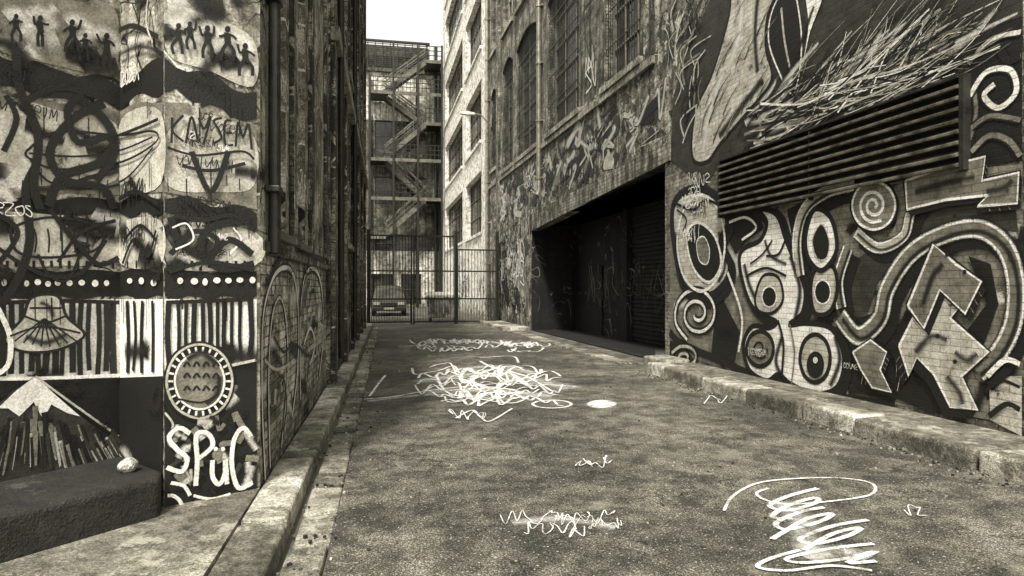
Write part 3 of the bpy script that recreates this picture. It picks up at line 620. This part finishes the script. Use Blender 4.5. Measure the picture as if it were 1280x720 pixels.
# upper mural
A.lay(.004)
A.fill([(838,200),(842,120),(862,60),(900,-30),(1279,-60),(1279,60),(1205,92),(1080,140),(905,200),(880,235)],DRK,False)
A.lay(.009)
A.fill([(866,196),(870,140),(892,90),(912,20),(920,-30),(975,-30),(960,20),(958,60),(965,100),(935,140),(902,178),(884,202)],LGT,True,BLK,5)
A.lay(.0145)
T([(880,190),(888,140),(905,90)],18,MST); T([(930,-20),(925,40),(910,90)],22,MST); T([(955,100),(930,130),(900,170)],16,FAD); T([(950,-20),(945,40),(948,90)],12,FAD)
A.fill([(990,-20),(1002,30),(1002,80),(992,118),(975,90),(962,50),(968,10)],BLK,True,WHT,3)
A.fill([(1006,-30),(1012,30),(1005,80),(1014,40),(1030,-10)],WHT,True)
T([(978,10),(982,50),(990,90)],4,LGT)
A.lay(.020)
def hair(n,pal,seed,wd):
    R=random.Random(seed)
    for k in range(n):
        x0=R.uniform(930,1150); y0=205-.35*(x0-905)-R.uniform(4,60); an=R.uniform(-1.15,-.05); L=R.uniform(60,220)
        x1=x0+math.cos(an)*L; y1=y0+math.sin(an)*L*.8
        if x1>1276 or y1>195-.35*(x1-905) or (x0<985 and y0<120): continue
        xm=(x0+x1)/2+R.uniform(-16,16); ym=(y0+y1)/2+R.uniform(-14,20)
        T([(x0,y0),(xm,ym),(x1,y1)],R.uniform(*wd),R.choice(pal),taper=.75)
hair(60,(FAD,MST),1,(10,30)); A.lay(.0255); hair(170,(BLK,GRY,LGT,GRY,WHT,BLK),2,(1.4,5)); A.lay(.031); hair(140,(BLK,LGT,BLK,WHT,BLK),3,(1.2,4))
A.lay(.020)
for k in range(40):
    x=rnd.uniform(872,955); y=rnd.uniform(0,190)
    if 862+(200-y)*.3<x: T([(x,y),(x+8,y-20),(x+22,y-42)],rnd.uniform(1.5,3.5),rnd.choice((GRY,BLK,DRK)),taper=.7)
for k in range(40):
    x=rnd.uniform(842,880); y=rnd.uniform(30,190); T([(x,y),(x+rnd.uniform(-6,10),y-22),(x+rnd.uniform(-4,20),y-40)],rnd.uniform(2,7),rnd.choice((LGT,BLK,GRY,FAD,MST)),taper=.5)
A.lay(.012)
A.fill([(1210,70),(1250,30),(1279,20),(1279,200),(1212,208)],BLK,False)
A.lay(.017)
for p,w,m in (([(1212,80),(1240,50),(1278,40)],7,WHT),([(1214,120),(1235,90),(1265,88),(1272,115),(1250,135),(1232,120),(1245,105)],8,WHT),([(1216,160),(1240,145),(1278,150)],7,GRY),([(1216,190),(1238,170),(1262,175),(1278,195)],8,GRY),([(1250,60),(1262,75),(1278,70)],6,LGT),([(1218,105),(1222,140),(1214,175)],6,GRY)): T(p,w+6,BLK); T(p,w,m)
A.mb.build('mural',pmR,rb,fix=False)
A=Art(lambda x:WR)
A.lay(.005)
def blob(u,z,r,m,R): A.ufill(WR,[(u+r*R.uniform(.5,1.2)*math.cos(t*.785),z+r*R.uniform(.4,1.)*math.sin(t*.785)) for t in range(8)],m)
R=random.Random(31)
for k in range(40): blob(R.uniform(12.3,26.8),R.uniform(4.5,5.9),R.uniform(.12,.4),R.choice((DRK,DRK,LGT,GRY,BLK)),R)
for k in range(26): blob(R.uniform(22.6,26.8),R.uniform(.6,3.6),R.uniform(.15,.5),R.choice((DRK,GRY,BLK,LGT)),R)
A.lay(.012)
for k in range(90): 
    u=R.uniform(12.3,27); z=R.uniform(4.4,5.9); A.ust(WR,[(u,z),(u+R.uniform(-.5,.5),z+R.uniform(-.3,.3)),(u+R.uniform(-.7,.7),z+R.uniform(-.4,.4)),(u+R.uniform(-.9,.9),z+R.uniform(-.4,.4))],R.uniform(.02,.3),R.choice((BLK,FAD,MST,LGT,FAD)))
for k in range(44): A.tag(WR,R.uniform(22.2,26.5),R.uniform(.4,3.4),R.uniform(.2,.9),R.randint(2,4),R.choice((BLK,BLK,WHT,LGT)),None,700+k)
for k in range(12): A.tag(WR,R.uniform(12.3,26),R.uniform(4.6,5.6),R.uniform(.2,.5),R.randint(3,5),R.choice((BLK,WHT)),None,760+k)
for k in range(8): A.tag(WR,R.uniform(15.2,16.3),R.uniform(6.5,10),R.uniform(.3,.6),2,R.choice((BLK,WHT)),None,780+k)
WG=Wall(*WR.P(0,0,-1.40)[:2],*WR.P(30,0,-1.40)[:2],flip=1)
A.lay(.01)
for k in range(12):
    u=13.0+k*.6; z=1.4+R.uniform(-.2,.3)
    for j in range(4): A.ust(WG,[(u+R.uniform(-.5,.5),z+R.uniform(-.7,.7)),(u+R.uniform(-.3,.3),z+R.uniform(-.3,.9)),(u+R.uniform(-.1,.6),z+R.uniform(-.6,.5)),(u+R.uniform(0,.8),z+R.uniform(-.4,.9))],R.uniform(.012,.04),R.choice((GRY,DRK,DRK)))
A.mb.build('graffiti',pm,rb,fix=False)
def pipe(u,z0,z1,r=.06):
    e=empty('drainpipe'); b=MB(); b.cyl(WR.P(u,z0,.13),WR.P(u,z1,.13),r,0,12)
    z=z0+.4
    while z<z1: b.cyl(WR.P(u,z,.13),WR.P(u,z+.09,.13),r*1.3,0,12); b.pbox(WR,u-.12,u+.12,.0,.07,z+.02,z+.07,0); z+=1.9
    b.cyl(WR.P(u,z0-.12,.19),WR.P(u,z0+.02,.13),r,0,12)
    b.build('pipe',[m_gal],e,smooth=False)
pipe(20.65,4.7,16,.075); pipe(29.6,.3,16,.08)
e=empty('street_lamp'); b=MB()
b.pbox(WR,29.1,29.25,0,.05,8.9,9.5,0); b.cyl(WR.P(29.17,9.0,.04),WR.P(29.17,9.45,.5),.03,0); b.cyl(WR.P(29.17,9.45,.48),WR.P(29.17,9.5,.9),.03,0)
b.build('bracket_arm',[m_gal],e)
b=MB(); q=[(.78,.06,9.44,9.53),(1.1,.13,9.40,9.57),(1.45,.10,9.43,9.55)]
for (o1,w1,a1,b1),(o2,w2,a2,b2) in zip(q,q[1:]):
    b.hexa([WR.P(29.17-w1,a1,o1),WR.P(29.17+w1,a1,o1),WR.P(29.17+w2,a2,o2),WR.P(29.17-w2,a2,o2),WR.P(29.17-w1*.6,b1,o1),WR.P(29.17+w1*.6,b1,o1),WR.P(29.17+w2*.6,b2,o2),WR.P(29.17-w2*.6,b2,o2)],0)
b.build('lamp_head',[flat_mat('lamp_housing',.6,.1,5,.4)],e,bevel=.01)
# ------------------------------------------------------------ pale building
pb=empty('pale_office_building'); WQ=Wall(4.62,30.1,4.2,50,flip=1); b=MB(); H4=27
ops=[]
for a,c in ((1.6,7.2),(8.6,18.2)):
    for z in (4.3,8.9,13.6,18.3,22.6): ops.append((a,c,z,z+(3.1 if z<20 else 2.6)))
wall(b,WQ,0,WQ.L,0,H4,ops,.35,0,0,1)
b.face([WQ.P(0,0),WQ.P(0,0,-8),WQ.P(0,H4,-8),WQ.P(0,H4)]); b.face([WQ.P(WQ.L,0),WQ.P(WQ.L,0,-8),WQ.P(WQ.L,H4,-8),WQ.P(WQ.L,H4)]); b.face([WQ.P(0,H4),WQ.P(WQ.L,H4),WQ.P(WQ.L,H4,-8),WQ.P(0,H4,-8)])
b.face([WQ.P(0,0,-8),WQ.P(WQ.L,0,-8),WQ.P(WQ.L,H4,-8),WQ.P(0,H4,-8)])
b.build('walls',[m_pale,m_glass],pb,fix=False)
b=MB()
for o in ops: window(b,WQ,*o[:4],.35,6,3,.08,0); b.pbox(WQ,o[0]-.1,o[1]+.1,0,.1,o[2]-.15,o[2],1)
b.build('frames_and_sills',[m_wood,m_pale],pb)
A=Art(lambda x:WQ)
for k in range(14): A.tag(WQ,R.uniform(0,16),R.uniform(.4,2.6),R.uniform(.5,1.1),3,R.choice((BLK,BLK,WHT)),None,900+k)
A.mb.build('graffiti',pm,pb,fix=False)
# ------------------------------------------------------------ end building
eb=empty('end_building'); WE=Wall(-9,51,12,51,flip=-1); b=MB(); H5=18.6
ops=[(8.0,9.6,12.2,14.6),(10.4,12,12.2,14.6),(8.0,9.6,8,10.2),(10.4,12,8,10.2),(7.6,9.4,.2,2.6),(10,11.6,.2,2.6),(8,12,4.4,5.6)]
wall(b,WE,0,21,0,H5,ops,.25,lambda u,z:(2 if z>15.8 or z<4 else 0),0,1)
b.box(-9,12,51.3,60,.0,H5-.01,0)
b.build('walls',[m_end,m_glass,m_endp],eb,fix=False)
b=MB()
for o in ops: window(b,WE,*o[:4],.25,2,2)
for i in range(15): b.pbox(WE,4.5,12.2,-.9,-.86,H5+.05+i*.16,H5+.05+i*.16+.06,1)
for i in range(14): b.pbox(WE,4.5+i*.58,4.57+i*.58,-.85,-.78,H5,H5+2.5,1)
b.pbox(WE,4.4,12.3,-1.0,-.76,H5+2.45,H5+2.6,1); b.pbox(WE,4.4,12.3,-3.2,-1.6,H5,H5+2.4,2)
b.pbox(WE,0,21,.0,.25,H5-.25,H5,2)
b.cyl(WE.P(12.7,0,.3),WE.P(12.7,20.5,.3),.12,1); b.cyl(WE.P(13.1,0,.3),WE.P(13.1,19.5,.3),.1,1)
b.build('frames_and_plant_screen',[m_wood,m_iron,m_end],eb)
# fire escape
fe=empty('fire_escape'); b=MB(); XL,XR=-1.35,4.0; YF,YB=48.6,50.9
lv=[(XL,5.4),(XR,8.3),(XL,11.2),(XR,14.0),(XL,16.2),(XR,18.7)]
for i,((xa,za),(xb,zb)) in enumerate(zip(lv,lv[1:])):
    sgn=1 if xb>xa else -1; x0=xa+sgn*1.1; x1=xb-sgn*1.1; y=YF+.3 if i%2==0 else YF+1.4
    for dy in (0,.8):
        b.beam((x0,y+dy,za),(x1,y+dy,zb),.07,0,.36)
        b.beam((x0,y+dy,za+1.0),(x1,y+dy,zb+1.0),.07,0,.09); b.beam((x0,y+dy,za+.55),(x1,y+dy,zb+.55),.04,0)
    n=max(int(abs(zb-za)/.2),1)
    for k in range(n):
        t=(k+.5)/n; b.box(x0+(x1-x0)*t-.14,x0+(x1-x0)*t+.14,y+.04,y+.76,za+(zb-za)*t-.02,za+(zb-za)*t+.02,1)
        if k%3==0: b.beam((x0+(x1-x0)*t,y,za+(zb-za)*t),(x0+(x1-x0)*t,y,za+(zb-za)*t+1.0),.04,0)
for i,(x,z) in enumerate(lv):
    a,c=(x,x+1.2) if x<0 else (x-1.2,x)
    if i in (1,2,4): a,c=XL,XR
    b.box(min(x,x+1.2*(1 if x<0 else -1)),max(x,x+1.2*(1 if x<0 else -1)),YF,YB,z-.16,z,1)
    b.box(a,c,YF-.06,YF-.005,z-.24,z-.0,0)
    for h in (.35,.7,1.05): b.beam((a,YF,z+h),(c,YF,z+h),.05,1)
    u=a
    while u<c: b.beam((u,YF,z),(u,YF,z+1.05),.035,1); u+=.3
for x in (XL,.4,2.2,XR):
    b.box(x-.07,x+.07,YF-.2,YF-.07,0,19.8 if x>0 else 17.3,1); b.box(x-.07,x+.07,YB-.3,YB-.16,0,18,1)
b.build('stairs_and_landings',[m_stair,m_iron],fe)
# ------------------------------------------------------------ gate
gt=empty('iron_gate'); b=MB(); GY=26.7
def bars(x0,x1,z0,z1,st):
    x=x0
    while x<x1: b.cyl((x,GY,z0),(x,GY,z1),.014,0,6); x+=st
for a,c,h in ((-.8,.95,3.65),(1.05,2.75,3.65),(2.85,4.5,3.1)):
    bars(a+.08,c,.08,h,.13)
    for z in (.1,1.05,2.2,h): b.box(a,c,GY-.025,GY+.025,z-.03,z+.03,0)
    for x in (a,c): b.box(x-.035,x+.035,GY-.035,GY+.035,0,h+.05,0)
    bars(a+.145,c,.1,1.05,.13)
for x in (-.78,2.8,4.55): b.box(x-.07,x+.07,GY+.05,GY+.19,0,3.9,0)
b.build('bars_and_frame',[m_iron],gt)
# ------------------------------------------------------------ dumpster
dm=empty('dumpster'); b=MB(); x0,x1,y0,y1=1.65,3.15,28.2,29.3
b.hexa([(x0+.12,y0+.15,.18),(x1-.12,y0+.15,.18),(x1-.12,y1-.1,.18),(x0+.12,y1-.1,.18),(x0,y0,1.12),(x1,y0,1.12),(x1,y1,1.12),(x0,y1,1.12)],0)
b.box(x0-.04,x1+.04,y0-.05,y0-.003,1.06,1.14,0)
b.hexa([(x0-.03,y0-.06,1.15),(x1+.03,y0-.06,1.15),(x1+.03,y1,1.22),(x0-.03,y1,1.22),(x0-.02,y0-.04,1.2),(x1+.02,y0-.04,1.2),(x1+.02,y1,1.32),(x0-.02,y1,1.32)],1)
for x in (x0+.25,x0+.75,x1-.25): b.box(x-.03,x+.03,y0-.02,y0+.1,.25,1.05,0)
for x in (x0+.2,x1-.2):
    for y in (y0+.25,y1-.2): b.cyl((x-.03,y,.09),(x+.03,y,.09),.09,2,12)
b.build('bin_body',[flat_mat('bin_paint',.45,.8,4,.5),flat_mat('bin_lid',.6,.3,4,.5),m_dark],dm,bevel=.02)
# ------------------------------------------------------------ parked car
car=empty('parked_car'); b=MB(); cx,cy=.05,34.5
prof=[(0,.35,.55),(0.05,.75,.78),(.95,.98,.86),(1.55,1.50,.74),(1.9,1.62,.70),(3.2,1.64,.70),(3.9,1.5,.72),(4.3,1.0,.84),(4.4,.4,.82)]
def ringp(y,z,w): 
    zl=.28; zm=min(z,.95)
    return [(cx-w,cy+y,zl),(cx-.88,cy+y,.45),(cx-.9,cy+y,min(.75,z)),(cx-w if z>1.2 else cx-.86,cy+y,z-.06 if z>1 else min(z,zm)),(cx-w*.75,cy+y,z),(cx+w*.75,cy+y,z),(cx+w if z>1.2 else cx+.86,cy+y,z-.06 if z>1 else min(z,zm)),(cx+.9,cy+y,min(.75,z)),(cx+.88,cy+y,.45),(cx+w,cy+y,zl)]
rs=[ringp(*p) for p in prof]; base=len(b.v)
for r in rs: b.v+=r
for i in range(len(rs)-1):
    for k in range(9):
        b.f.append((base+i*10+k,base+i*10+k+1,base+i*10+10+k+1,base+i*10+10+k)); b.m.append(1 if (i==2 and 2<k<6) or (i in(3,4,5) and k in (2,6)) else 0)
b.f.append(tuple(base+k for k in range(10))); b.m.append(0); b.f.append(tuple(base+(len(rs)-1)*10+k for k in range(10))[::-1]); b.m.append(0)
b.build('body',[flat_mat('car_paint',.06,.08,2,.25),m_glass],car,bevel=.03)
b=MB()
for sx in (-.82,.82):
    for y in (.8,3.5): b.cyl((cx+sx-.1,cy+y,.33),(cx+sx+.1,cy+y,.33),.33,0,20); b.cyl((cx+sx-.11,cy+y,.33),(cx+sx+.11,cy+y,.33),.2,1,14)
    b.box(cx+sx*.78-.17,cx+sx*.78+.17,cy-.04,cy+.06,.6,.75,2)
    b.box(cx+sx*1.2-.09,cx+sx*1.2+.09,cy+1.3,cy+1.4,1.0,1.14,0)
b.box(cx-.4,cx+.4,cy-.05,cy+.04,.55,.72,0); b.box(cx-.86,cx+.86,cy-.09,cy+.0,.3,.45,0); b.box(cx-.26,cx+.26,cy-.11,cy-.092,.36,.47,2)
b.build('wheels_and_lights',[m_dark,m_gal,flat_mat('lamp_lens',.4,.1,3,.2)],car,bevel=.015)
# ------------------------------------------------------------ chalk on the road
A=Art(lambda x:ROAD); A.lay(.004)
def C(p,w=4,**k): A.st(p,w,CHK,**k)
for p,w in (([(520,478),(590,468),(650,472),(715,486)],50),([(530,490),(600,488),(690,496)],54),([(560,464),(620,458),(670,468)],30),([(500,434),(570,428),(650,430)],24),([(460,502),(540,494),(640,500)],22),([(640,655),(700,650),(770,660)],30),([(975,628),(1000,650),(1010,690)],50),([(1010,700),(1050,690),(1085,700)],50)): A.st(p,w,SMR)
A.lay(.010)
C([(905,640),(916,622),(945,606),(990,600),(1050,599),(1090,606),(1088,620),(1040,628),(985,632),(955,626),(946,618),(960,612)],5)
C([(1022,612),(985,622),(962,634),(985,640),(1020,630),(1018,624),(985,634),(965,648),(990,650)],9)
C([(1030,636),(1000,642),(970,656),(985,664),(1025,654),(1040,644),(1010,650),(985,664),(965,676)],9)
C([(1085,652),(1040,660),(1000,676),(1020,682),(1060,672),(1075,662),(1040,670),(1005,690)],9)
C([(1092,682),(1040,688),(985,700),(1000,706),(1050,702),(1095,692),(1060,706),(1095,704)],9); C([(1000,690),(960,702),(948,712),(985,716),(1040,710),(1090,716)],8)
def scr(x0,x1,y,amp,w,seed,step=(5,13)):
    R=random.Random(seed); p=[]; x=x0
    while x<x1: p.append((x,y+R.uniform(-amp,amp))); x+=R.uniform(*step)-(8 if R.random()<.3 else 0)
    if len(p)>2: C(p,w)
for k in range(12): scr(525+rnd.uniform(-12,40),695+rnd.uniform(-40,20),460+k*3.9,6,rnd.uniform(2.5,5),50+k,(5,15))
for k in range(5): scr(575,668,466+k*7,7,rnd.uniform(6,10),70+k,(8,18))
C([(455,500),(490,497),(530,490),(580,484),(640,480),(720,484)],5); C([(462,496),(475,478),(482,470)],4); C([(600,452),(620,462),(655,470),(690,490)],5); C([(545,470),(560,492),(600,500),(640,505),(660,498)],5)
C([(570,524),(590,514),(600,522),(612,528),(640,512)],4); C([(600,448),(640,446),(648,454)],4)
A.ring(690,506,24,5,5,CHK); A.ell(752,506,19,5.5,SMR); A.ell(752,506,17,4.6,CHK)
for k in range(16):
    R=random.Random(90+k); x=R.uniform(500,640); y=425+R.uniform(0,15); scr(x,x+R.uniform(25,60),y,3,3,120+k,(3,8))
for (x,y,n,sc) in ((625,650,8,1.2),(690,655,6,1.0),(655,664,5,1.1),(560,520,4,.8),(720,580,3,1.),(880,500,3,.7),(1130,640,2,1),(820,455,3,.5)):
    scr(x,x+n*15*sc,y,9*sc,rnd.uniform(1.4,2.2),int(x*y),(3,9))
A.mb.build('chalk_drawing',pm,road,fix=False)
# grit
b=MB(); R=random.Random(3)
for k in range(900):
    t=R.random()
    if t<.45: x,y,z=R.uniform(-.62,-.3),R.uniform(2.5,20),.008
    elif t<.8: y=R.uniform(3,11); x=WR.P(y,0,.97+abs(R.gauss(0,.12)))[0]; z=.006
    else: x,y,z=R.uniform(-.2,4.4),R.uniform(3,20),.005
    r=R.uniform(.004,.014); n=5; a0=R.uniform(0,6)
    bot=[(x+r*R.uniform(.7,1.3)*math.cos(a0+i*1.257),y+r*R.uniform(.7,1.3)*math.sin(a0+i*1.257)) for i in range(n)]
    b.prism(bot,z-.006,z+r*.6,R.choice((0,1)))
b.build('gravel',[m_kerb,m_ledge])
bm=bmesh.new(); bmesh.ops.create_icosphere(bm,subdivisions=3,radius=.06)
R=random.Random(8)
for v in bm.verts: v.co*=1+.12*math.sin(v.co.x*60+1)*math.cos(v.co.y*50)+R.uniform(-.02,.02); v.co.z*=.75
me=bpy.data.meshes.new('stone'); bm.to_mesh(me); bm.free(); me.materials.append(m_kerb)
o=bpy.data.objects.new('loose_stone',me); o.location=(-1.62,4.45,.376); S.collection.objects.link(o)
# ------------------------------------------------------------ light
w=bpy.data.worlds.new('World'); S.world=w; w.use_nodes=True; nt=w.node_tree; nt.nodes.clear()
sk=nt.nodes.new('ShaderNodeTexSky'); sk.sky_type='NISHITA'; sk.sun_disc=False
EL,AZ=math.radians(56),math.radians(203)
sk.sun_elevation=EL; sk.sun_rotation=AZ; sk.dust_density=3; sk.air_density=1
bwn=nt.nodes.new('ShaderNodeRGBToBW'); cl=nt.nodes.new('ShaderNodeMath'); cl.operation='MULTIPLY_ADD'; cl.inputs[1].default_value=1.0; cl.inputs[2].default_value=5.5  # high bright cloud veil
cm=nt.nodes.new('ShaderNodeVectorMath'); cm.operation='SCALE'; cm.inputs[0].default_value=(1,.98,.90)
bg=nt.nodes.new('ShaderNodeBackground'); bg.inputs[1].default_value=.15; out=nt.nodes.new('ShaderNodeOutputWorld')
nt.links.new(sk.outputs[0],bwn.inputs[0]); nt.links.new(bwn.outputs[0],cl.inputs[0]); nt.links.new(cl.outputs[0],cm.inputs['Scale']); nt.links.new(cm.outputs[0],bg.inputs[0]); nt.links.new(bg.outputs[0],out.inputs[0])
L=bpy.data.lights.new('sun','SUN'); L.energy=5.0; L.angle=math.radians(6); L.color=(1,.97,.90)
lo=bpy.data.objects.new('sun',L); S.collection.objects.link(lo)
d=Vector((math.sin(AZ)*math.cos(EL),math.cos(AZ)*math.cos(EL),math.sin(EL))); lo.rotation_euler=d.to_track_quat('Z','Y').to_euler()
# ------------------------------------------------------------ camera
cam=bpy.data.cameras.new('camera'); cam.lens=36*F/1280; cam.sensor_width=36; cam.clip_end=800; cam.clip_start=.05
co=bpy.data.objects.new('camera',cam); co.location=(0,0,CH); co.rotation_euler=(math.radians(90),0,-TH); S.collection.objects.link(co); S.camera=co
S.view_settings.view_transform='Standard'; S.view_settings.look='None'; S.view_settings.exposure=0
